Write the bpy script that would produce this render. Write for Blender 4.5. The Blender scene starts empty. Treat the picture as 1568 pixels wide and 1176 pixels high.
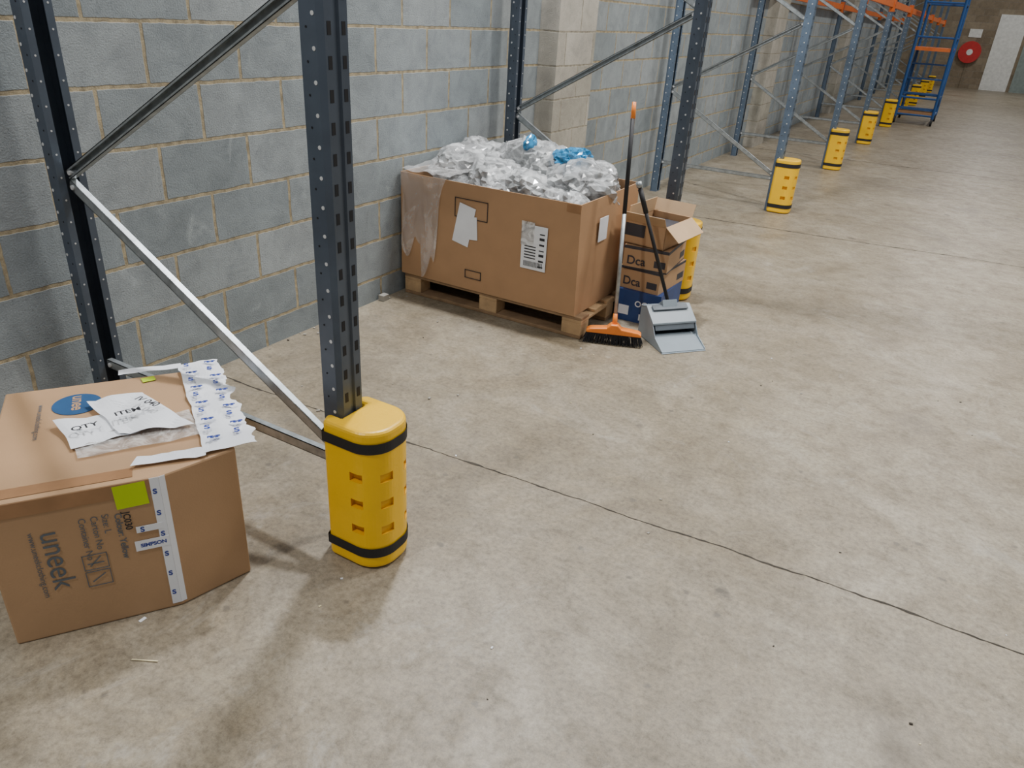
import bpy, bmesh, math, random
import numpy as np
from mathutils import Vector, Matrix, Euler, noise
random.seed(7)
SC=bpy.context.scene; COL=SC.collection

# ---------------------------------------------------------------- materials
def nmat(name):
    m=bpy.data.materials.new(name); m.use_nodes=True; nt=m.node_tree
    b=nt.nodes['Principled BSDF']; return m,nt,b
def N(nt,t,**kw):
    n=nt.nodes.new(t)
    for k,v in kw.items(): setattr(n,k,v)
    return n
def ramp(nt,fac,stops):
    r=N(nt,'ShaderNodeValToRGB'); e=r.color_ramp.elements
    while len(e)<len(stops): e.new(0.5)
    for i,(p,c) in enumerate(stops):
        e[i].position=p; e[i].color=(c[0],c[1],c[2],1) if not isinstance(c,(int,float)) else (c,c,c,1)
    nt.links.new(fac,r.inputs[0]); return r.outputs[0]
def mix(nt,a,b,fac,mode='MIX'):
    m=N(nt,'ShaderNodeMix',data_type='RGBA',blend_type=mode)
    for sock,v in ((m.inputs[6],a),(m.inputs[7],b),(m.inputs[0],fac)):
        if isinstance(v,(int,float)): sock.default_value=v
        elif isinstance(v,tuple): sock.default_value=(v[0],v[1],v[2],1)
        else: nt.links.new(v,sock)
    return m.outputs[2]
def noise_tex(nt,vec,scale,detail=4,rough=0.55,dist=0):
    n=N(nt,'ShaderNodeTexNoise'); n.inputs['Scale'].default_value=scale; n.inputs['Detail'].default_value=detail
    n.inputs['Roughness'].default_value=rough; n.inputs['Distortion'].default_value=dist
    nt.links.new(vec,n.inputs['Vector']); return n.outputs[0]
def objcoord(nt): return N(nt,'ShaderNodeTexCoord').outputs['Object']
def simple(name,col,rough=0.5,metal=0.0,var=0.12,scale=12,bump=0.0,bscale=60):
    m,nt,b=nmat(name); v=objcoord(nt)
    n=noise_tex(nt,v,scale)
    d=tuple(c*(1-var) for c in col); l=tuple(min(1,c*(1+var)) for c in col)
    c=ramp(nt,n,[(0.3,d),(0.7,l)]); nt.links.new(c,b.inputs['Base Color'])
    b.inputs['Roughness'].default_value=rough; b.inputs['Metallic'].default_value=metal
    if bump>0:
        n2=noise_tex(nt,v,bscale); bp=N(nt,'ShaderNodeBump'); bp.inputs['Strength'].default_value=bump; bp.inputs['Distance'].default_value=0.01
        nt.links.new(n2,bp.inputs['Height']); nt.links.new(bp.outputs[0],b.inputs['Normal'])
    return m
def block_mat(name,axis,cols,mortar,u0,v0=0.0856,bw=0.45,rh=0.225,ms=0.007):
    m,nt,b=nmat(name); v=objcoord(nt)
    sep=N(nt,'ShaderNodeSeparateXYZ'); nt.links.new(v,sep.inputs[0])
    def addm(s,c):
        a=N(nt,'ShaderNodeMath',operation='ADD'); nt.links.new(s,a.inputs[0]); a.inputs[1].default_value=c; return a.outputs[0]
    def wob(s,seed,amt):
        mp=N(nt,'ShaderNodeMapping'); mp.inputs['Location'].default_value=(seed,seed*2,seed*3); nt.links.new(v,mp.inputs[0])
        nz=noise_tex(nt,mp.outputs[0],11,4,0.7); w=N(nt,'ShaderNodeMath',operation='MULTIPLY_ADD'); nt.links.new(nz,w.inputs[0]); w.inputs[1].default_value=amt
        nt.links.new(addm(s,-amt/2),w.inputs[2]); return w.outputs[0]
    cb=N(nt,'ShaderNodeCombineXYZ'); nt.links.new(wob(addm(sep.outputs[axis],u0),1.3,0.014),cb.inputs[0]); nt.links.new(wob(addm(sep.outputs[2],v0),4.1,0.014),cb.inputs[1])
    br=N(nt,'ShaderNodeTexBrick'); nt.links.new(cb.outputs[0],br.inputs['Vector'])
    br.inputs['Scale'].default_value=1; br.inputs['Brick Width'].default_value=bw; br.inputs['Row Height'].default_value=rh
    br.inputs['Mortar Size'].default_value=ms; br.inputs['Mortar Smooth'].default_value=0.35; br.inputs['Bias'].default_value=0
    br.inputs['Color1'].default_value=(0,0,0,1); br.inputs['Color2'].default_value=(1,1,1,1); br.inputs['Mortar'].default_value=(.5,.5,.5,1)
    base=ramp(nt,br.outputs['Color'],[(0.0,cols[0]),(0.5,cols[1]),(1.0,cols[2])])
    big=noise_tex(nt,v,1.6,5,0.6); base=mix(nt,base,ramp(nt,big,[(0.3,(.75,.75,.75)),(0.7,(1.2,1.2,1.2))]),0.6,'MULTIPLY')
    mid=noise_tex(nt,v,7,8,0.70,0.6); base=mix(nt,base,ramp(nt,mid,[(0.34,(.70,.71,.72)),(0.5,(1,1,1)),(0.66,(1.2,1.2,1.19))]),0.6,'MULTIPLY')
    fine=noise_tex(nt,v,150,3,0.7); base=mix(nt,base,ramp(nt,fine,[(0.32,(.74,.74,.74)),(0.5,(1,1,1)),(0.68,(1.12,1.12,1.12))]),0.45,'MULTIPLY')
    pores=N(nt,'ShaderNodeTexVoronoi'); pores.inputs['Scale'].default_value=34; nt.links.new(v,pores.inputs['Vector'])
    base=mix(nt,base,tuple(c*0.4 for c in cols[1]),ramp(nt,pores.outputs['Distance'],[(0.05,0.6),(0.12,0.0)]))
    # pale scuffs and drips
    mp=N(nt,'ShaderNodeMapping'); mp.inputs['Scale'].default_value=(1,1.0,0.45); nt.links.new(v,mp.inputs[0])
    sc=noise_tex(nt,mp.outputs[0],5,9,0.78,1.0); base=mix(nt,base,tuple(min(1,c*1.6) for c in cols[2]),ramp(nt,sc,[(0.60,0.0),(0.72,0.45)]))
    mo=mix(nt,mortar,tuple(c*0.55 for c in mortar),ramp(nt,noise_tex(nt,v,26,5),[(0.4,0.0),(0.65,1.0)]))
    c=mix(nt,base,mo,br.outputs['Fac']); nt.links.new(c,b.inputs['Base Color']); b.inputs['Roughness'].default_value=0.7
    hm=N(nt,'ShaderNodeMath',operation='MULTIPLY_ADD'); nt.links.new(br.outputs['Fac'],hm.inputs[0]); hm.inputs[1].default_value=-1.4; nt.links.new(fine,hm.inputs[2])
    h2=N(nt,'ShaderNodeMath',operation='ADD'); nt.links.new(hm.outputs[0],h2.inputs[0]); nt.links.new(mid,h2.inputs[1])
    bp=N(nt,'ShaderNodeBump'); bp.inputs['Strength'].default_value=0.5; bp.inputs['Distance'].default_value=0.006
    nt.links.new(h2.outputs[0],bp.inputs['Height']); nt.links.new(bp.outputs[0],b.inputs['Normal'])
    return m

M={}
M['wall']=block_mat('painted_block_grey',1,[(.245,.28,.295),(.285,.32,.335),(.33,.36,.37)],(.46,.38,.24),-0.243,ms=0.009)
M['pillar']=block_mat('raw_block_beige',1,[(.35,.33,.27),(.42,.39,.33),(.47,.44,.38)],(.38,.34,.26),0.1)
M['farwall']=block_mat('brick_tan',0,[(.22,.17,.11),(.27,.21,.14),(.31,.25,.17)],(.30,.26,.20),0.0,bw=0.45,rh=0.225)

def floor_mat():
    m,nt,b=nmat('concrete_floor'); v=objcoord(nt)
    big=noise_tex(nt,v,0.45,4,0.6,0.3); mid=noise_tex(nt,v,1.9,10,0.74,0.5); m2=noise_tex(nt,v,9,9,0.76,0.2); fine=noise_tex(nt,v,55,6,0.72); gr=noise_tex(nt,v,230,2,0.6)
    c=ramp(nt,mid,[(0.30,(.205,.166,.110)),(0.5,(.285,.243,.178)),(0.70,(.365,.325,.258))])
    c=mix(nt,c,ramp(nt,big,[(0.3,(.82,.79,.75)),(0.7,(1.12,1.12,1.11))]),0.8,'MULTIPLY')
    c=mix(nt,c,ramp(nt,m2,[(0.36,(.64,.62,.59)),(0.5,(1,1,1)),(0.64,(1.22,1.21,1.19))]),0.65,'MULTIPLY')
    c=mix(nt,c,ramp(nt,fine,[(0.34,(.56,.54,.52)),(0.5,(1,1,1)),(0.66,(1.33,1.31,1.28))]),0.65,'MULTIPLY')
    c=mix(nt,c,ramp(nt,gr,[(0.3,(.76,.76,.76)),(0.7,(1.2,1.2,1.2))]),0.45,'MULTIPLY')
    vo=N(nt,'ShaderNodeTexVoronoi'); vo.inputs['Scale'].default_value=2.3; nt.links.new(v,vo.inputs['Vector'])
    dn=noise_tex(nt,v,20,4,0.7); ad=N(nt,'ShaderNodeMath',operation='MULTIPLY_ADD'); nt.links.new(dn,ad.inputs[0]); ad.inputs[1].default_value=0.22; nt.links.new(vo.outputs['Distance'],ad.inputs[2])
    c=mix(nt,c,(.11,.093,.072),ramp(nt,ad.outputs[0],[(0.145,0.9),(0.20,0.0)]))
    v2=N(nt,'ShaderNodeTexVoronoi'); v2.inputs['Scale'].default_value=7; nt.links.new(v,v2.inputs['Vector'])
    a2=N(nt,'ShaderNodeMath',operation='MULTIPLY_ADD'); nt.links.new(dn,a2.inputs[0]); a2.inputs[1].default_value=0.25; nt.links.new(v2.outputs['Distance'],a2.inputs[2])
    c=mix(nt,c,(.14,.12,.094),ramp(nt,a2.outputs[0],[(0.17,0.8),(0.225,0.0)]))
    sc=noise_tex(nt,v,1.4,9,0.8,1.5); c=mix(nt,c,(.52,.49,.43),ramp(nt,sc,[(0.57,0.0),(0.70,0.5)]))
    mp=N(nt,'ShaderNodeMapping'); mp.inputs['Location'].default_value=(3.1,7.7,0); nt.links.new(v,mp.inputs[0])
    st=noise_tex(nt,mp.outputs[0],0.9,7,0.7,0.8); c=mix(nt,c,(.14,.115,.085),ramp(nt,st,[(0.54,0.0),(0.70,0.6)]))
    nt.links.new(c,b.inputs['Base Color'])
    nt.links.new(ramp(nt,m2,[(0.35,0.52),(0.65,0.36)]),b.inputs['Roughness'])
    bp=N(nt,'ShaderNodeBump'); bp.inputs['Strength'].default_value=0.22; bp.inputs['Distance'].default_value=0.004
    nt.links.new(fine,bp.inputs['Height']); nt.links.new(bp.outputs[0],b.inputs['Normal'])
    return m
M['floor']=floor_mat()
M['joint']=simple('floor_joint_dirt',(.05,.042,.033),0.9,var=.4,scale=30)
M['steel']=simple('rack_steel_bluegrey',(.075,.095,.125),0.38,0.25,.15,8)
M['steelblue']=simple('rack_steel_blue',(.10,.14,.195),0.4,0.25,.15,8)
M['slot']=simple('slot_dark',(.008,.008,.01),0.8)  # dark plates carry the painted shade of the open slot holes
M['rivet_lit_hole']=simple('rivet_and_lit_hole',(.62,.63,.63),0.4,0.2)  # pale for brace rivets, and paints the light in post holes seen lit
M['galv']=simple('galvanised_steel',(.37,.40,.41),0.42,0.7,.25,25)
M['yellow']=simple('guard_yellow_plastic',(.95,.55,.003),0.36,0,.05,6,0.1,80)
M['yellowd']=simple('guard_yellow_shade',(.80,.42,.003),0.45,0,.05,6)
M['black']=simple('black_strap',(.012,.012,.014),0.6)
M['card']=simple('cardboard',(.43,.25,.128),0.75,0,.07,5,0.08,200)
M['card2']=simple('cardboard_tan',(.45,.275,.145),0.72,0,.07,4,0.08,200)
M['cardin']=simple('cardboard_inner',(.52,.35,.20),0.8,0,.08,5)
M['wood']=simple('pallet_wood',(.46,.30,.155),0.8,0,.25,9,0.3,50)
M['woodd']=simple('pallet_wood_old',(.27,.17,.09),0.85,0,.3,9,0.3,50)
M['paper']=simple('white_paper',(.84,.86,.90),0.6,0,.04,8)
M['ink']=simple('black_ink',(.02,.02,.025),0.6)
M['blueink']=simple('blue_ink',(.018,.08,.20),0.6)
M['stape']=simple('tape_blue_print',(.03,.06,.32),0.4)
M['greyink']=simple('slate_ink',(.11,.13,.15),0.65)
M['lime']=simple('lime_sticker',(.50,.68,.01),0.6,0,.03)
M['orange']=simple('orange_plastic',(.88,.24,.03),0.4)
M['beam']=simple('beam_orange',(.70,.15,.02),0.45)
M['bristle']=simple('bristle_dark',(.015,.016,.02),0.8)
M['pan']=simple('dustpan_grey',(.26,.31,.35),0.4,0,.05)
M['pand']=simple('dustpan_grey_dark',(.10,.12,.14),0.5)
M['bluebox']=simple('blue_print_box',(.02,.055,.19),0.5)
M['darkprint']=simple('dark_print',(.04,.04,.05),0.6)
M['tape']=simple('brown_tape',(.34,.18,.085),0.28)
M['trol']=simple('trolley_blue',(.02,.085,.26),0.4)
M['red']=simple('hose_red',(.55,.02,.02),0.4)
M['white']=simple('white_paint',(.78,.78,.74),0.5)
M['greydoor']=simple('door_greygreen',(.25,.30,.28),0.5)
M['conc']=simple('concrete_chip',(.35,.33,.29),0.9)
M['straw']=simple('straw_bit',(.75,.66,.42),0.8)
def bagmat(name,col,tr=0.3,scale=7,bump=0.6,amp=0.4,bs=7,rough=.18,dist=.02,spec=.8):
    m,nt,b=nmat(name); v=objcoord(nt)
    n=noise_tex(nt,v,scale,5,0.6,2.2)
    nt.links.new(ramp(nt,n,[(0.36,tuple(c*amp for c in col)),(0.5,tuple(c*.8 for c in col)),(0.62,tuple(min(1,c*1.35) for c in col))]),b.inputs['Base Color'])  # dark end of the ramp paints fold shade into the base colour
    b.inputs['Roughness'].default_value=rough; b.inputs['Specular IOR Level'].default_value=spec
    n2=N(nt,'ShaderNodeTexNoise'); n2.noise_type='RIDGED_MULTIFRACTAL'; n2.inputs['Scale'].default_value=bs; n2.inputs['Detail'].default_value=3
    n2.inputs['Distortion'].default_value=0.8; nt.links.new(v,n2.inputs['Vector'])
    bp=N(nt,'ShaderNodeBump'); bp.inputs['Strength'].default_value=bump; bp.inputs['Distance'].default_value=dist
    nt.links.new(n2.outputs[0],bp.inputs['Height']); nt.links.new(bp.outputs[0],b.inputs['Normal'])
    t=N(nt,'ShaderNodeBsdfTransparent'); mx=N(nt,'ShaderNodeMixShader'); mx.inputs[0].default_value=tr
    nt.links.new(b.outputs[0],mx.inputs[1]); nt.links.new(t.outputs[0],mx.inputs[2])
    nt.links.new(mx.outputs[0],nt.nodes['Material Output'].inputs[0]); return m
M['bag']=bagmat('clear_plastic_bag',(.60,.61,.61),0.30,5,0.35,.42,9,.14,.008,1.0)
M['bagblue']=bagmat('blue_plastic_bag',(.03,.25,.50),0.05,9,.4,.4,13,.15,.008)
M['film']=bagmat('stretch_film',(.85,.85,.84),0.68,6,0.6,.7,8,.08,.012,1.0)
M['pouch']=bagmat('document_pouch',(.80,.76,.72),0.5,14)

# ---------------------------------------------------------------- mesh builder
class MB:
    def __init__(s): s.v=[]; s.f=[]; s.m=[]; s.names=[]
    def mi(s,n):
        if n not in s.names: s.names.append(n)
        return s.names.index(n)
    def add(s,vs,fs,mat):
        o=len(s.v); s.v+= [tuple(v) for v in vs]; k=s.mi(mat)
        for f in fs: s.f.append([i+o for i in f]); s.m.append(k)
    def box(s,lo,hi,mat,T=None):
        vs=[Vector((x,y,z)) for x in (lo[0],hi[0]) for y in (lo[1],hi[1]) for z in (lo[2],hi[2])]
        if T is not None: vs=[T@v for v in vs]
        s.add(vs,[(0,1,3,2),(4,6,7,5),(0,4,5,1),(2,3,7,6),(0,2,6,4),(1,5,7,3)],mat)
    def prism(s,pts,z0,z1,mat,T=None,caps=True):
        n=len(pts); vs=[Vector((p[0],p[1],z0)) for p in pts]+[Vector((p[0],p[1],z1)) for p in pts]
        if T is not None: vs=[T@v for v in vs]
        fs=[(i,(i+1)%n,(i+1)%n+n,i+n) for i in range(n)]
        if caps: fs+=[tuple(range(n))[::-1],tuple(range(n,2*n))]
        s.add(vs,fs,mat)
    def quad(s,pts,mat): s.add(pts,[tuple(range(len(pts)))],mat)
    def cyl(s,a,b,r,mat,n=12,r2=None):
        a=Vector(a);b=Vector(b);d=(b-a).normalized(); r2=r if r2 is None else r2
        u=d.orthogonal().normalized(); w=d.cross(u)
        vs=[a+(u*math.cos(2*math.pi*i/n)+w*math.sin(2*math.pi*i/n))*r for i in range(n)]
        vs+=[b+(u*math.cos(2*math.pi*i/n)+w*math.sin(2*math.pi*i/n))*r2 for i in range(n)]
        s.add(vs,[(i,(i+1)%n,(i+1)%n+n,i+n) for i in range(n)]+[tuple(range(n))[::-1],tuple(range(n,2*n))],mat)
    def mesh(s,name,smooth=False):
        me=bpy.data.meshes.new(name); me.from_pydata(s.v,[],s.f)
        for n in s.names: me.materials.append(M[n])
        for p,k in zip(me.polygons,s.m): p.material_index=k; p.use_smooth=smooth
        bm=bmesh.new(); bm.from_mesh(me); bmesh.ops.recalc_face_normals(bm,faces=bm.faces); bm.to_mesh(me); bm.free()
        me.update(); return me
    def obj(s,name,parent=None,smooth=False,loc=None):
        me=s.mesh(name,smooth); ob=bpy.data.objects.new(name,me); COL.objects.link(ob)
        if loc: ob.location=loc
        if parent: ob.parent=parent; ob.matrix_parent_inverse=Matrix.Translation(-parent.location)
        return ob
def empty(name,loc=(0,0,0)):
    e=bpy.data.objects.new(name,None); e.empty_display_size=0.1; e.location=loc; COL.objects.link(e); return e
def bevel(ob,w=0.004,seg=2):
    md=ob.modifiers.new('bevel','BEVEL'); md.width=w; md.segments=seg; md.limit_method='ANGLE'; md.angle_limit=math.radians(40)
def frameT(o,x,y,z):
    m=Matrix.Identity(4)
    for i,c in enumerate((x,y,z)):
        for r in range(3): m[r][i]=c[r]
    for r in range(3): m[r][3]=o[r]
    return m
def text(body,size,mat,T,parent,name,align='LEFT',off=0.0):
    cu=bpy.data.curves.new(name,'FONT'); cu.body=body; cu.size=size; cu.align_x=align; cu.offset=off
    tmp=bpy.data.objects.new(name,cu); COL.objects.link(tmp)
    dg=bpy.context.evaluated_depsgraph_get(); me=bpy.data.meshes.new_from_object(tmp.evaluated_get(dg))
    bpy.data.objects.remove(tmp); me.materials.clear(); me.materials.append(M[mat]); me.transform(T)
    ob=bpy.data.objects.new(name,me); COL.objects.link(ob)
    if parent: ob.parent=parent; ob.matrix_parent_inverse=Matrix.Translation(-parent.location)
    return ob
def sheet(b,P00,P10,P11,P01,nu,nv,mat,fn=None):
    vs=[]
    for j in range(nv+1):
        for i in range(nu+1):
            u=i/nu;v=j/nv
            p=(Vector(P00)*(1-u)+Vector(P10)*u)*(1-v)+(Vector(P01)*(1-u)+Vector(P11)*u)*v
            if fn: p=p+fn(u,v,p)
            vs.append(p)
    fs=[(j*(nu+1)+i,j*(nu+1)+i+1,(j+1)*(nu+1)+i+1,(j+1)*(nu+1)+i) for j in range(nv) for i in range(nu)]
    b.add(vs,fs,mat)
def crinkle(a,s=14): return lambda u,v,p: Vector((noise.noise(p*s),noise.noise(p*s+Vector((5,0,0))),noise.noise(p*s+Vector((0,9,0)))))*a

# ---------------------------------------------------------------- room
YF=32.0
b=MB(); b.box((-0.2,-5,-0.1),(12,YF+0.2,0),'floor'); b.obj('floor')
b=MB(); b.box((-0.2,-5,0),(0,YF,6),'wall'); b.obj('wall_left')
b=MB(); b.box((-0.2,YF,0),(12,YF+0.2,6),'farwall'); b.obj('wall_far')
for y in (3.6,10.1,16.6,23.1):
    b=MB(); b.box((0.0,y,0),(0.15,y+0.62,6),'pillar'); b.obj('wall_pillar')
def joint(pts,w,name):
    b=MB(); L=[];Rr=[]; P=[]
    for (a,c) in zip(pts[:-1],pts[1:]):
        n=int((Vector(c)-Vector(a)).length/0.02)+1
        for i in range(n): P.append(Vector(a).lerp(Vector(c),i/n))
    P.append(Vector(pts[-1]))
    for i,p in enumerate(P):
        d=(P[min(i+1,len(P)-1)]-P[max(i-1,0)]).normalized(); nrm=Vector((-d.y,d.x))
        ww=w*(0.2+1.5*abs(noise.noise(Vector((p.x*14,p.y*14,3))))); off=nrm*0.012*noise.noise(Vector((p.x*5,p.y*5,0)))+nrm*0.005*noise.noise(Vector((p.x*30,p.y*5,0)))
        L.append(p+off+nrm*ww/2); Rr.append(p+off-nrm*ww/2)
    vs=[(q.x,q.y,0.0012) for q in L]+[(q.x,q.y,0.0012) for q in Rr]; n=len(L)
    b.add(vs,[(i,i+1,i+1+n,i+n) for i in range(n-1)],'joint'); return b.obj(name)
joint([(0.0,0.55),(1.095,0.589),(2.4,0.668),(3.32,0.705),(9,0.95)],0.010,'floor_joint_1')  # dark ribbon along a joint in the concrete floor
joint([(0.0,5.2),(2.034,5.411),(3.115,5.557),(9,5.9)],0.022,'floor_joint_2')
joint([(0.0,10.1),(9,10.6)],0.03,'floor_joint_3')

# ---------------------------------------------------------------- rack frames
PITCH=3.053
POST=[(-.035,-.024),(-.035,-.05),(.018,-.05),(.035,-.040),(.035,-.011),(.029,-.007),(.029,.007),(.035,.011),(.035,.040),(.018,.05),(-.035,.05),(-.035,.024)]
def post(b,cx,cy,flip,mat,H,z0=0.0,detail=True):
    t=0.003
    P=[Vector(p) for p in POST]; n=len(P); inn=[]
    for i in range(n):
        d1=(P[i]-P[max(i-1,0)]); d2=(P[min(i+1,n-1)]-P[i]); d=(d1.normalized() if d1.length>0 else Vector((0,0)))+(d2.normalized() if d2.length>0 else Vector((0,0)))
        d.normalize(); inn.append(P[i]+Vector((-d.y,d.x))*t)
    s=-1 if flip else 1
    poly=[(cx+s*p.x,cy+p.y) for p in P]+[(cx+s*p.x,cy+p.y) for p in reversed(inn)]
    b.prism(poly,z0,H,mat,caps=False)
    b.box((cx-.036,cy-.052,z0),(cx+.036,cy+.052,z0+0.006),mat)
    if detail:
        z=0.08
        while z<min(H-0.05,3.2):
            for sy in (-1,1):
                y=cy+sy*0.0255; x=cx+s*0.0352; x2=x+s*0.0006
                b.box((min(x,x2),y-.0065,z),(max(x,x2),y+.0065,z+.030),'slot')
                ys=cy+sy*0.0502
                for dx in (-0.014,0.008):
                    c=Vector((cx+s*dx,ys,z+0.015+(0.03 if dx>0 else 0)))
                    b.cyl(c,c+Vector((0,sy*0.001,0)),0.0055 if dx>0 else 0.003,'rivet_lit_hole' if dx>0 else 'slot',8)
                if flip:
                    c=Vector((cx-s*0.0352,cy+sy*0.037,z+0.015)); b.cyl(c,c+Vector((-s*0.001,0,0)),0.0035,'rivet_lit_hole',6)
            z+=0.0762
def brace(b,A,B,y,openneg,mat='galv',w=0.034,dep=0.022):
    A=Vector((A[0],y,A[1]));B=Vector((B[0],y,B[1])); d=(B-A); L=d.length; d.normalize()
    yy=Vector((0,1,0)); s=d.cross(yy); T=frameT(A,d,yy,s); t=0.0025
    if openneg: b.box((0,dep/2-t,-w/2),(L,dep/2,w/2),mat,T)
    else: b.box((0,-dep/2,-w/2),(L,-dep/2+t,w/2),mat,T)
    b.box((0,-dep/2,-w/2),(L,dep/2,-w/2+t),mat,T); b.box((0,-dep/2,w/2-t),(L,dep/2,w/2),mat,T)
    if openneg:   # rolled lips of the C section
        b.box((0,-dep/2,-w/2),(L,-dep/2+t,-w/2+.008),mat,T); b.box((0,-dep/2,w/2-.008),(L,-dep/2+t,w/2),mat,T)
    for q in (0.02,L-0.02):
        b.cyl(T@Vector((q,-dep/2-0.006,0)),T@Vector((q,dep/2+0.004,0)),0.008,'rivet_lit_hole',8)
XR=0.135
def XFi(i): return 1.37 if i==0 else 1.325
def rackframe(i):
    y=PITCH*i; H=5.0; st='steel' if i<2 else 'steelblue'; XF=XFi(i)
    e=empty('pallet_rack_upright_frame',(XF,y,0))
    b=MB(); post(b,XF,y,False,st,H,detail=i<6); b.obj('front_post',e)
    b=MB(); post(b,XR,y,True,st,H,detail=i<4); b.obj('rear_post',e)
    b=MB(); x0,x1=XR+0.03,XF-0.03
    brace(b,(x0,0.30),(x1,0.30),y,False)
    brace(b,(x0,0.985),(x1,0.335),y,False)
    brace(b,(x0,1.015),(x1,1.65),y,True)
    brace(b,(x1,1.68),(x0,2.30),y,False); brace(b,(x0,2.33),(x1,2.95),y,True); brace(b,(x1,2.98),(x0,3.6),y,False); brace(b,(x0,3.63),(x1,4.25),y,True)
    brace(b,(x0,4.75),(x1,4.75),y,True)
    b.obj('braces',e)
for i in range(0,10): rackframe(i)
b=MB()
for i in range(3,9):
    for x in (1.325,XR):
        y0=PITCH*i+0.052; y1=PITCH*(i+1)-0.052
        for z in (1.97,3.5):
            b.box((x-0.02,y0,z),(x+0.02,y1,z+0.09),'beam')
            for yy in (y0,y1-0.004): b.box((x-0.03,yy,z-0.06),(x+0.042,yy+0.004,z+0.13),'beam')
b.obj('rack_beams')

# ---------------------------------------------------------------- guards
def guard_outline(g=0.0,inner=True):
    pts=[]; R=0.085
    x0,x1,w=-0.085-g,0.125+g,0.10+g
    pts.append((x0,-w+0.03)); pts.append((x0+0.012,-w))
    for k in range(13):
        a=-math.pi/2+k*(math.pi/2)/12; pts.append((x1-R+R*math.cos(a),-w+R+R*math.sin(a)))
    for k in range(13):
        a=k*(math.pi/2)/12; pts.append((x1-R+R*math.cos(a),w-R+R*math.sin(a)))
    pts.append((x0+0.012,w)); pts.append((x0,w-0.03))
    if inner: pts+=[(x0,0.054),(-0.038,0.054),(-0.038,-0.054),(x0,-0.054)]
    return pts
GH=0.50
def make_guard_mesh():
    b=MB(); b.prism(guard_outline(),0.004,GH,'yellow')
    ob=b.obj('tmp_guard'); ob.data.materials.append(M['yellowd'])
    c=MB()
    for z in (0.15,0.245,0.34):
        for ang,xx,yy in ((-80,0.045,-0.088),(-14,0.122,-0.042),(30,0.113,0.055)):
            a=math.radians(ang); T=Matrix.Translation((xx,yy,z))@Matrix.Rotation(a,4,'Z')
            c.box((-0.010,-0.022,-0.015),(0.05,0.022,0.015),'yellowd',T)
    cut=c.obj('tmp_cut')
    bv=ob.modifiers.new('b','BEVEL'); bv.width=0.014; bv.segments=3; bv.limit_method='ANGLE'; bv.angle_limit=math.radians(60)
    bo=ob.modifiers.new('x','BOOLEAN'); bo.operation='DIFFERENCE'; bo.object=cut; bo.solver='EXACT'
    dg=bpy.context.evaluated_depsgraph_get(); me=bpy.data.meshes.new_from_object(ob.evaluated_get(dg))
    bpy.data.objects.remove(ob); bpy.data.objects.remove(cut); me.name='guard_body'
    return me
gmesh=make_guard_mesh()
sb=MB()
for z in (0.05,0.43):
    sb.prism(guard_outline(0.0025,False),z,z+0.035,'black',caps=False)
strap=sb.mesh('guard_straps')
for i in range(0,10):
    e=empty('rack_post_guard',(XFi(i)+0.075,PITCH*i,0))
    o=bpy.data.objects.new('guard_body',gmesh); COL.objects.link(o); o.parent=e
    o=bpy.data.objects.new('straps',strap); COL.objects.link(o); o.parent=e

# ---------------------------------------------------------------- pallet + big carton
e=empty('wooden_pallet',(0.64,2.4,0))
b=MB(); PX0,PX1,PY0,PY1=0.04,1.25,2.0,2.80
for x in (PX0,0.585,PX1-0.12):
    for y in (PY0,2.345,PY1-0.10): b.box((x,y,0.02),(x+0.12,y+0.10,0.092),'wood' if x>1 or y<2.1 else 'woodd')
for y in (PY0,2.345,PY1-0.10): b.box((PX0,y,0.0),(PX1,y+0.10,0.02),'woodd')
o=b.obj('blocks_and_skids',e); bevel(o,0.003,1)
b=MB()
for x in (PX0,0.585,PX1-0.12): b.box((x,PY0,0.092),(x+0.12,PY1,0.108),'wood')
for k,y in enumerate((PY0,2.175,2.345,2.52,PY1-0.10)): b.box((PX0,y,0.108),(PX1,y+0.10,0.126),'wood' if k else 'woodd')
o=b.obj('deck_boards',e); bevel(o,0.002,1)

e=empty('large_cardboard_carton',(0.6,2.4,0.128))
X0,X1,Y0,Y1,Z0,Z1=0.022,1.205,2.0,2.79,0.128,0.735
b=MB()
bul=lambda d,a:(lambda u,v,p: Vector(d)*a*math.sin(math.pi*u)*math.sin(math.pi*(0.15+0.7*v)))
sheet(b,(X0,Y0,Z0),(X1,Y0,Z0),(X1-0.02,Y0,Z1),(X0,Y0,Z1),24,10,'card',bul((0,-1,0),0.008))
sheet(b,(X1,Y0,Z0),(X1,Y1,Z0),(X1-0.02,Y1,Z1),(X1-0.02,Y0,Z1),16,10,'card',bul((1,0,0),0.010))
sheet(b,(X1,Y1,Z0),(X0,Y1,Z0),(X0,Y1,Z1),(X1-0.02,Y1,Z1),16,8,'card')
sheet(b,(X0,Y1,Z0),(X0,Y0,Z0),(X0,Y0,Z1),(X0,Y1,Z1),16,8,'card')
b.quad([(X0,Y0,Z0+.004),(X1,Y0,Z0+.004),(X1,Y1,Z0+.004),(X0,Y1,Z0+.004)],'cardin')
o=b.obj('carton_body',e); sd=o.modifiers.new('s','SOLIDIFY'); sd.thickness=0.006; sd.offset=-1
b=MB(); yf=Y0-0.0185
def rectf(x0,z0,x1,z1,mat,y=yf,rot=0,t=0.0015):
    c=Vector(((x0+x1)/2,y,(z0+z1)/2)); T=Matrix.Translation(c)@Matrix.Rotation(rot,4,'Y'); w=(x1-x0)/2; h=(z1-z0)/2
    b.box((-w,0,-h),(w,t,h),mat,T)
rectf(0.42,0.39,0.53,0.62,'paper',rot=math.radians(12)); rectf(0.49,0.43,0.565,0.56,'paper',rot=math.radians(-4),y=yf-.001)
rectf(0.855,0.34,1.01,0.585,'paper'); rectf(0.85,0.47,0.93,0.60,'pouch',y=yf-.0006)
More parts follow.
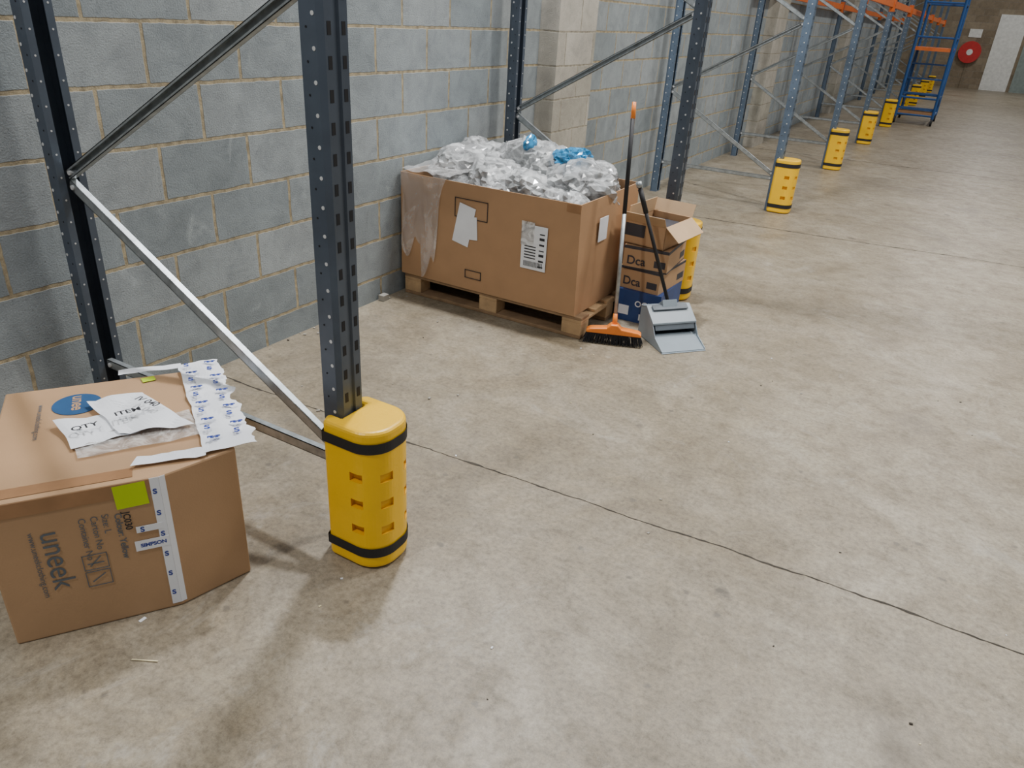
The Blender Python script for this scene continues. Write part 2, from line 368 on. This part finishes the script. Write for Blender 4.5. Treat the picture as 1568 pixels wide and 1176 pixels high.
for k in range(7): rectf(0.965,0.36+k*0.03,0.995,0.36+k*0.03+0.006+0.004*(k%3),'ink',y=yf-.0012)
for k in range(14): rectf(0.875+k*0.0085,0.355,0.875+k*0.0085+0.004,0.385,'ink',y=yf-.0012)
for k in range(5): rectf(0.875,0.40+k*0.016,0.945,0.406+k*0.016,'ink',y=yf-.0012)
def outline(x0,z0,x1,z1,w=0.004,y=yf+0.0005):
    rectf(x0,z0,x1,z0+w,'ink',y); rectf(x0,z1-w,x1,z1,'ink',y); rectf(x0,z0,x0+w,z1,'ink',y); rectf(x1-w,z0,x1,z1,'ink',y)
outline(0.41,0.545,0.63,0.655); outline(0.49,0.20,0.60,0.25)
b.obj('labels_front',e)
b=MB(); b.box((X1+0.003,2.20,0.50),(X1+0.006,2.31,0.63),'paper'); b.box((X1-0.10,Y0-0.009,Z1-0.045),(X1-0.018,Y0-0.0075,Z1-0.003),'tape')
b.obj('labels_side',e)
b=MB()
def filmf(u,v,p):
    q=crinkle(0.014,7)(u,v,p)+crinkle(0.010,20)(u,v,Vector((p.x*1.0,p.y,p.z*.25))); q.y=-abs(q.y)*1.5; q.z-= (0.10*abs(math.sin(u*7))+0.20*(u>0.62 and u<0.98))*v; return q
sheet(b,(0.03,Y0-0.014,Z1+0.01),(0.35,Y0-0.014,Z1+0.01),(0.27,Y0-0.022,0.50),(0.04,Y0-0.02,0.30),30,30,'film',filmf)
def film2(u,v,p):
    q=crinkle(0.035,13)(u,v,p); q.x=abs(q.x); q.z=abs(q.z); return q
sheet(b,(0.03,Y0-0.014,Z1+0.01),(0.36,Y0-0.014,Z1+0.01),(0.38,2.25,Z1+0.03),(0.03,2.3,Z1+0.03),20,16,'film',film2)
b.obj('stretch_film',e,smooth=False)

def bag(b,c,r,seed,mat='bag',sub=4):
    bm=bmesh.new(); bmesh.ops.create_icosphere(bm,subdivisions=sub,radius=1)
    off=Vector((seed*3.1,seed*1.7,seed*0.9)); vs=[]
    st=Vector((1+.8*math.sin(seed),1+.8*math.cos(seed*2),1+.8*math.sin(seed*3+1)))
    for v in bm.verts:
        d=v.co.normalized(); ds=Vector((d.x*st.x,d.y*st.y,d.z*st.z))
        n1=noise.noise(d*1.2+off); n2=noise.noise(d*2.4+off); w=Vector((n1,n2,-n1))*1.5
        r1=abs(noise.noise(ds*1.7+off*2+w)); r2=abs(noise.noise(ds*3.6+off*2+w*1.5)); r3=abs(noise.noise(ds*7+off+w*2))
        k=0.90+0.28*n1+0.30*min(r1,0.4)+0.18*min(r2,.35)+0.10*r3
        # crumple: tangential jitter gives irregular, long facets
        j=Vector((noise.noise(d*9+off),noise.noise(d*9+off+Vector((4,0,0))),noise.noise(d*9+off+Vector((0,4,0)))))*.10
        dd=(d+j)
        q=Vector((dd.x*r[0],dd.y*r[1],dd.z*r[2]))*k
        vs.append(Vector(c)+q)
    for v in vs: v.x=max(v.x,0.03)
    bm.verts.index_update(); fs=[tuple(v.index for v in f.verts) for f in bm.faces]; bm.free()
    b.add(vs,fs,mat)
b=MB()
BG=[((.20,2.36,.75),(.17,.19,.12)),((.16,2.62,.74),(.13,.14,.14)),((.38,2.56,.70),(.12,.16,.12)),((.50,2.30,.71),(.16,.19,.12)),((.56,2.58,.81),(.17,.16,.12)),
((.72,2.24,.70),(.16,.16,.12)),((.74,2.50,.79),(.15,.17,.13)),((.98,2.40,.74),(.20,.20,.13)),((.92,2.15,.64),(.14,.12,.12)),
((1.06,2.17,.66),(.11,.11,.10)),((.30,2.20,.62),(.14,.14,.10)),((.95,2.62,.73),(.17,.13,.12)),((.4,2.70,.76),(.2,.09,.12)),((.60,2.12,.64),(.14,.09,.10))]
for k,(c,r) in enumerate(BG): bag(b,c,r,k+1)
bag(b,(.86,2.50,.84),(.12,.13,.08),40,'bagblue')
bag(b,(.60,2.48,.91),(.03,.06,.05),41,'bagblue',3)
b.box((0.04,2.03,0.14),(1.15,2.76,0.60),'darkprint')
b.obj('plastic_bag_pile',None,smooth=False)

# ---------------------------------------------------------------- small carton stack beside the pallet
e=empty('small_carton_stack',(1.40,2.6,0))
def carton(lo,hi,mat,name,rot=0,stripes=()):
    c=Vector(((lo[0]+hi[0])/2,(lo[1]+hi[1])/2,0)); T=Matrix.Translation(c)@Matrix.Rotation(rot,4,'Z')
    w=(hi[0]-lo[0])/2; d=(hi[1]-lo[1])/2
    b=MB(); b.box((-w,-d,lo[2]),(w,d,hi[2]),mat,T)
    for (fx0,fx1,fz0,fz1,mm) in stripes:
        h=hi[2]-lo[2]
        b.box((-w+2*w*fx0,-d-0.001,lo[2]+h*fz0),(-w+2*w*fx1,-d,lo[2]+h*fz1),mm,T)
        b.box((w,-d+2*d*fx0,lo[2]+h*fz0),(w+0.001,-d+2*d*fx1,lo[2]+h*fz1),mm,T)
    o=b.obj(name,e); bevel(o,0.003,1); return T
T1=carton((1.265,2.44,0),(1.53,2.84,0.19),'bluebox','blue_carton',0.03,[(0.06,.3,.2,.5,'paper'),(0.55,.9,.1,.3,'paper')])
T2=carton((1.265,2.46,0.19),(1.52,2.84,0.32),'card2','printed_carton_1',-0.06,[(0.0,1,.88,1,'darkprint'),(0.7,.95,.2,.5,'darkprint')])
T3=carton((1.262,2.45,0.32),(1.525,2.83,0.45),'card2','printed_carton_2',0.07,[(0.0,1,.86,1,'darkprint'),(0.7,.95,.2,.5,'darkprint'),(0.0,1,.0,.06,'darkprint')])
text('Dca',0.07,'darkprint',T2@frameT((-0.10,-0.1925,0.215),(1,0,0),(0,0,1),(0,-1,0)),e,'print_1',off=.001)
text('Dca',0.07,'darkprint',T3@frameT((-0.11,-0.1925,0.345),(1,0,0),(0,0,1),(0,-1,0)),e,'print_2',off=.001)
text('OCB',0.05,'paper',T1@frameT((-0.02,-0.2025,0.10),(1,0,0),(0,0,1),(0,-1,0)),e,'print_3',off=.001)
b=MB(); T=Matrix.Translation((1.395,2.63,-.03))@Matrix.Rotation(-0.10,4,'Z')
for (lo,hi) in (((-.125,-.17,.485),(.125,-.166,.615)),((-.125,.166,.485),(.125,.17,.615)),((-.125,-.17,.485),(-.121,.17,.615)),((.121,-.17,.485),(.125,.17,.615)),((-.125,-.17,.485),(.125,.17,.49))):
    b.box(lo,hi,'card2',T)
b.box((-.125,-.1712,.53),(.0,-.17,.60),'darkprint',T)
def flap(p0,p1,d,mat='cardin'):
    p0=Vector(p0);p1=Vector(p1);d=Vector(d); b.quad([T@p0,T@p1,T@(p1+d),T@(p0+d)],mat)
flap((-.125,-.17,.615),(.125,-.17,.615),(.01,-.06,.06)); flap((.125,-.17,.615),(.125,.17,.615),(.085,0,-.07)); flap((-.125,.17,.615),(.125,.17,.615),(0,.03,.07)); flap((-.122,-.17,.615),(-.122,.17,.615),(.01,0,.08))
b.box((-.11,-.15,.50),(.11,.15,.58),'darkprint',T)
o=b.obj('open_carton',e); sd=o.modifiers.new('s','SOLIDIFY'); sd.thickness=0.003

# ---------------------------------------------------------------- broom
e=empty('push_broom',(1.41,2.09,0))
dx=Vector((0.93,0.365,0)).normalized(); dy=Vector((-dx.y,dx.x,0)); T=frameT(Vector((1.415,2.075,0)),dx,dy,Vector((0,0,1)))
b=MB()
prof=[(-.15,.058),(-.15,.072),(-.13,.082),(-.04,.092),(-.018,.115),(.018,.115),(.04,.092),(.13,.082),(.15,.072),(.15,.058)]
TT=T@frameT((0,0.028,0),(1,0,0),(0,0,1),(0,-1,0)); b.prism(prof,0,0.056,'orange',TT)
o=b.obj('head_block',e); bevel(o,0.006,2)
b=MB()
for r in range(5):
    for k in range(48):
        x=-.143+.286*k/47; y=-.022+.011*r; sx=x*0.12+random.uniform(-.006,.006); sy=(r-2)*0.006+random.uniform(-.004,.004)
        b.cyl(T@Vector((x,y,.060)),T@Vector((x+sx,y+sy,random.uniform(0.0005,.004))),.0028,'bristle',4,.0018)
b.obj('bristles',e)
H0=Vector((1.415,2.075,.10)); H1=Vector((1.285,2.29,1.225))
b=MB(); P=lambda t:H0.lerp(H1,t)
b.cyl(P(0),P(.06),.014,'orange',12,.012); b.cyl(P(.05),P(.52),.0105,'galv',12); b.cyl(P(.52),P(.95),.0112,'black',12); b.cyl(P(.93),P(1),.0125,'orange',12,.010)
b.obj('handle',e,smooth=True)

# ---------------------------------------------------------------- dustpan
e=empty('lobby_dustpan',(1.65,2.3,0))
fr=Vector((0.62,-0.55,0)).normalized(); fx=Vector((-fr.y,fr.x,0)) 
T=frameT(Vector((1.66,2.31,0)),fx,fr,Vector((0,0,1)))
b=MB(); W=.135
def wedge(prof,x0,x1,mat):
    TT=T@frameT((x0,0,0),(0,1,0),(0,0,1),(1,0,0)); b.prism(prof,0,x1-x0,mat,TT)
wedge([(-.12,.001),(.17,.001),(.17,.004),(-.12,.008)],-W,W,'pan')
for s in (-1,1):
    x=s*W; wedge([(-.12,.001),(.14,.001),(.165,.012),(.07,.055),(0.03,.11),(-.07,.185),(-.125,.175)],min(x,x-s*.005),max(x,x-s*.005),'pan')
wedge([(-.127,.001),(-.121,.001),(-.121,.176),(-.127,.176)],-W,W,'pan')
wedge([(-.127,.174),(-.07,.192),(.03,.122),(.032,.112),(-.07,.182),(-.12,.166)],-W,W,'pan')
wedge([(.025,.118),(.045,.085),(.041,.083),(.02,.112)],-W*.9,W*.9,'pand')
wedge([(-.06,.19),(-.03,.173),(-.03,.178),(-.06,.196)],-W*.8,W*.8,'pand')
wedge([(.03,.060),(.16,.008),(.16,.003),(.03,.054)],-W*.98,W*.98,'pan')
wedge([(-.105,.182),(-.06,.222),(-.04,.18),(-.07,.17)],-.045,.045,'pan')
o=b.obj('pan_body',e); bevel(o,0.004,2)
b=MB(); A=T@Vector((0,-.07,.195)); Bq=Vector((1.375,2.29,.81)); b.cyl(A,Bq,.010,'black',12)
d=(Bq-A).normalized(); b.cyl(Bq,Bq+d*.03,.016,'galv',12); b.cyl(Bq-d*.14,Bq-d*.01,.0135,'black',12)
b.obj('handle',e,smooth=True)

# ---------------------------------------------------------------- taped clothing carton
e=empty('taped_cardboard_box',(0.9,-0.4,0))
A=Vector((.945,-.85,0));B=Vector((1.177,-.511,0));Cc=Vector((1.228,-.30,0));D=Vector((.735,-.03,0));E5=Vector((.42,-.49,0)); HB=.45
b=MB(); b.prism([(p.x,p.y) for p in (A,B,Cc,D,E5)],0,HB,'card2')
o=b.obj('carton_body',e); bevel(o,0.006,2)
u1=(B-A).normalized(); n1=Vector((u1.y,-u1.x,0)); u2=(Cc-B).normalized(); n2=Vector((u2.y,-u2.x,0)); Zv=Vector((0,0,1))
F1=frameT(A+n1*0.0012,u1,Zv,n1)      # local x along the face, y up, z out
F2=frameT(B+n2*0.0012,u2,Zv,n2)
TP=frameT(A+Zv*(HB+0.0012),u1,-n1,Zv)   # top face: x along the front edge, y away
b=MB()
def r2(T,x0,y0,x1,y1,mat,t=0.0008,z=0,rot=0):
    c=Matrix.Translation(((x0+x1)/2,(y0+y1)/2,z))@Matrix.Rotation(rot,4,'Z'); w=(x1-x0)/2;h=(y1-y0)/2
    b.box((-w,-h,0),(w,h,t),mat,T@c)
r2(F1,.300,.372,.378,.444,'lime',rot=.03)
r2(F1,.388,.015,.411,.45,'paper'); r2(F2,.0,.015,.016,.45,'paper')
r2(F1,.325,.225,.411,.258,'paper',z=.0006); r2(F1,.335,.285,.40,.305,'paper',z=.0006)
r2(F1,-.004,.385,.03,.40,'tape')
r2(F1,.0,.405,.40,.447,'tape',t=.0004)
def sq(T,x0,y0,x1,y1,w,mat):
    r2(T,x0,y0,x1,y0+w,mat); r2(T,x0,y1-w,x1,y1,mat); r2(T,x0,y0,x0+w,y1,mat); r2(T,x1-w,y0,x1,y1,mat)
sq(F1,.195,.195,.255,.245,.002,'greyink'); sq(F1,.195,.14,.255,.19,.002,'greyink')
r2(F1,.205,.165,.245,.168,'greyink',rot=.6); r2(F1,.205,.22,.245,.223,'greyink',rot=.8); r2(F1,.205,.214,.245,.217,'greyink')
b.obj('face_stickers_and_tape',e)
def vt(F,s,z,size,body,mat,name,off=0.0):   # text that reads downwards on a face
    text(body,size,mat,F@frameT((s,z,0.0006),(0,-1,0),(1,0,0),(0,0,1)),e,name,off=off)
vt(F1,.118,.345,.078,'uneek','greyink','print_1',0)
vt(F1,.092,.350,.0215,'www.uneekclothing.com','greyink','print_2')
for k,(s_,z_,t_) in enumerate(((.312,.36,'JC030'),(.292,.36,'Colour: Yellow'),(.262,.365,'Size: L'),(.236,.365,'Carton No'),(.208,.365,'Container No'))):
    vt(F1,s_,z_,.024,t_,'greyink' if k else 'ink','print_%d'%(k+3),.0004 if k<2 else 0)
for k in range(6):
    text('S',.022,'stape',F1@frameT((.392,.05+.07*k,.0012),(1,0,0),(0,1,0),(0,0,1)),e,'tape_print',off=.001)
text('SIMPSON',.016,'stape',F1@frameT((.338,.236,.0016),(1,0,0),(0,1,0),(0,0,1)),e,'tape_print',off=.0008)
text('S',.022,'stape',F1@frameT((.345,.287,.0016),(1,0,0),(0,1,0),(0,0,1)),e,'tape_print',off=.001)
vt(TP,.10,.52,.022,'www.uneekclothing.com','greyink','print_8')

def tp(x,y,z=.006): return TP@Vector((x,y,z))
b=MB()
def cr(a,s): return lambda u,v,p: Vector((noise.noise(p*s)*a*.4,noise.noise(p*s+Vector((3,3,3)))*a*.4,abs(noise.noise(p*s+Vector((7,1,0))))*a))
def crt(a,s):   # tape band: sags slightly over the open edge of the box, ragged outer edge
    def f(u,v,p):
        q=cr(a,s)(u,v,p); q.z-=0.03*max(0,u-.55)**1.5
        if u>.9: q+=u1*(.022*noise.noise(Vector((v*11,0,4)))+.008*noise.noise(Vector((v*31,0,4))))
        if u<.08: q-=u1*(.010*noise.noise(Vector((v*9,3,1))))
        return q
    return f
sheet(b,tp(.532,.060),tp(.675,.084),tp(.625,.700),tp(.500,.660),14,60,'paper',crt(.014,16))
sheet(b,tp(.347,.060),tp(.536,.050),tp(.539,.100),tp(.365,.100),20,5,'paper',cr(.010,14))
sheet(b,tp(.317,.650),tp(.512,.650),tp(.509,.685),tp(.317,.690),20,4,'paper',cr(.006,14))
sheet(b,tp(.152,.371),tp(.202,.205),tp(.396,.240),tp(.352,.394),16,12,'paper',cr(.022,9))
sheet(b,tp(.235,.466,.012),tp(.327,.232,.012),tp(.518,.222,.012),tp(.385,.485,.012),18,14,'paper',cr(.024,9))
sheet(b,tp(.197,.256,.004),tp(.220,.150,.004),tp(.528,.170,.004),tp(.511,.343,.004),20,8,'pouch',cr(.012,14))
o=b.obj('tape_and_papers',e)
b=MB()
b.cyl(tp(.203,.493,0),tp(.203,.493,.0008),.068,'blueink',40)
r2(TP,.385,.585,.425,.617,'lime',z=.002,rot=.2)
r2(TP,.0,.02,.35,.065,'tape',t=.0004)
b.obj('top_prints',e)
text('unee',.05,'card2',TP@frameT((.190,.55,.0012),(0,-1,0),(1,0,0),(0,0,1)),e,'print_9',off=.001)
text('QTY',.034,'ink',TP@frameT((.205,.262,.032),(.97,.24,0),(-.24,.97,0),(0,0,1)),e,'paper_print',off=.0008)
text('ITEM',.034,'ink',TP@frameT((.315,.300,.040),(.97,.24,0),(-.24,.97,0),(0,0,1)),e,'paper_print',off=.0008)
text('IV 040',.034,'ink',TP@frameT((.365,.395,.040),(.62,-.78,0),(.78,.62,0),(0,0,1)),e,'paper_print',off=.0008)
for k in range(3):
    text('---- --- ------',.012,'ink',TP@frameT((.300+.010*k,.405-.024*k,.040),(.62,-.55,0),(.55,.62,0),(0,0,1)),e,'paper_print')
for k in range(10):
    for j in range(2):
        t=(k+.5)/10; x=(.553+.075*j)*(1-t)+(.520+.065*j)*t; y=.09+.56*t+.02*j
        s_=(k+j)%2
        text('S' if s_ else 'SIMP',.034 if s_ else .017,'stape',TP@frameT((x-.005,y,.0215-.004*j),(1,0,0),(0,1,0),(0,0,1)),e,'tape_print',off=.0015)

# ---------------------------------------------------------------- trolley steps
e=empty('mobile_warehouse_steps',(1.85,17,0))
b=MB(); x0,x1,y0,y1=1.47,2.15,16.3,17.5; HT=2.75
for x in (x0,x1):
    for y in (y0,y1): b.cyl((x,y,.12),(x,y,HT),.028,'trol',8)
for z in (.18,.5,1.6,2.2,2.7):
    for y in (y0,y1): b.cyl((x0,y,z),(x1,y,z),.020,'trol',6)
    for x in (x0,x1): b.cyl((x,y0,z),(x,y1,z),.020,'trol',6)
for x in (x0,x1): b.cyl((x,y0,.18),(x,y1,1.5),.018,'trol',6); b.cyl((x,y1,.3),(x,y0,1.0),.015,'trol',6)
b.obj('frame',e)
b=MB()
for k in range(5): yy=y0+.05+k*.22; b.box((x0,yy,.28+k*.27),(x1,yy+.2,.31+k*.27),'trol')
b.box((x0,y0,1.36),(x1,y1,1.42),'beam'); b.box((x0,y0,.20),(x1,y0+.3,.25),'tape'); b.obj('treads',e)
b=MB()
for x in (x0,x1):
    for y in (y0,y1): b.cyl((x-.02,y,.07),(x+.02,y,.07),.07,'black',14)
b.obj('wheels',e)

# ---------------------------------------------------------------- far wall fittings
e=empty('fire_hose_reel',(2.17,YF-.1,1.2))
b=MB(); b.cyl((2.17,YF-.16,1.2),(2.17,YF-.12,1.2),.36,'red',28); b.cyl((2.17,YF-.045,1.2),(2.17,YF-.005,1.2),.36,'red',28); b.cyl((2.17,YF-.12,1.2),(2.17,YF-.045,1.2),.26,'black',24); b.cyl((2.17,YF-.17,1.2),(2.17,YF-.16,1.2),.10,'white',20)
b.box((2.155,YF-.04,0.0),(2.185,YF-.005,.9),'farwall')
b.obj('reel',e)
b=MB(); b.box((1.98,YF-.02,1.68),(2.38,YF-.002,1.95),'white'); b.obj('safety_sign')
b=MB(); b.box((2.80,YF-.05,0),(3.65,YF-.003,2.45),'white'); b.box((2.86,YF-.055,.06),(3.59,YF-.05,2.39),'white'); b.obj('door_1')
b=MB(); b.box((3.75,YF-.05,0),(4.9,YF-.003,2.45),'greydoor'); b.box((3.82,YF-.055,.06),(4.3,YF-.05,2.39),'greydoor'); b.obj('door_2')

# ---------------------------------------------------------------- floor debris
b=MB()
b.box((1.13,-.62,0.0005),(1.14,-.60,.0015),'paper')
T=Matrix.Translation((1.27,-.70,.002))@Matrix.Rotation(.5,4,'Z'); b.box((-.035,-.0015,0),(.035,.0015,.002),'straw',T)
for k in range(46):
    x=random.uniform(1.3,3.6); y=random.uniform(-.9,2.8); s_=random.uniform(.0015,.005)
    T=Matrix.Translation((x,y,.0005))@Matrix.Rotation(random.uniform(0,3),4,'Z'); b.box((-s_,-s_*.6,0),(s_,s_*.6,s_*.6),random.choice(['paper','conc','straw','joint','joint']),T)
for k in range(24):
    x=random.uniform(.02,1.2); y=random.uniform(.3,1.95); s_=random.uniform(.002,.008)
    T=Matrix.Translation((x*x*.8+.01,y,.0005))@Matrix.Rotation(random.uniform(0,3),4,'Z'); b.box((0,-s_*.6,0),(s_*2,s_*.6,s_*.9),random.choice(['conc','conc','joint']),T)
b.box((.01,1.78,0.0005),(.05,1.83,.035),'conc')
b.obj('floor_debris')

# ---------------------------------------------------------------- lights
def area(name,loc,size,power,col=(1,1,1),rot=(0,0,0)):
    l=bpy.data.lights.new(name,'AREA'); l.shape='RECTANGLE'; l.size=size[0]; l.size_y=size[1]; l.energy=power; l.color=col
    o=bpy.data.objects.new(name,l); o.location=loc; o.rotation_euler=rot; COL.objects.link(o); return o
for y,pw in ((3.8,230),(9,170),(15,110),(21,80),(27.5,120)):
    area('ceiling_light',(3.6,y,5.5),(0.35,1.2),pw,(1,.97,.92))
area('ceiling_light',(0.40,2.75,5.3),(0.35,0.30),290,(.97,.98,1))
area('ceiling_light',(0.7,-2.6,4.9),(0.18,0.4),120,(1,.98,.95))
area('ceiling_light',(6.5,4,5.5),(0.4,1.6),120,(1,.97,.92))
w=bpy.data.worlds.new('w'); SC.world=w; w.use_nodes=True; bg=w.node_tree.nodes['Background']; bg.inputs[0].default_value=(.88,.93,1,1); bg.inputs[1].default_value=0.30

EU=(1.10251,-0.05731,0.53347); CP=(2.76224,-1.47716,1.60529); FP=1155.27
cd=bpy.data.cameras.new('camera'); cd.sensor_width=36; cd.lens=36*FP/1600; cd.clip_start=0.05
co=bpy.data.objects.new('camera',cd); co.rotation_euler=EU; co.location=CP; COL.objects.link(co); SC.camera=co
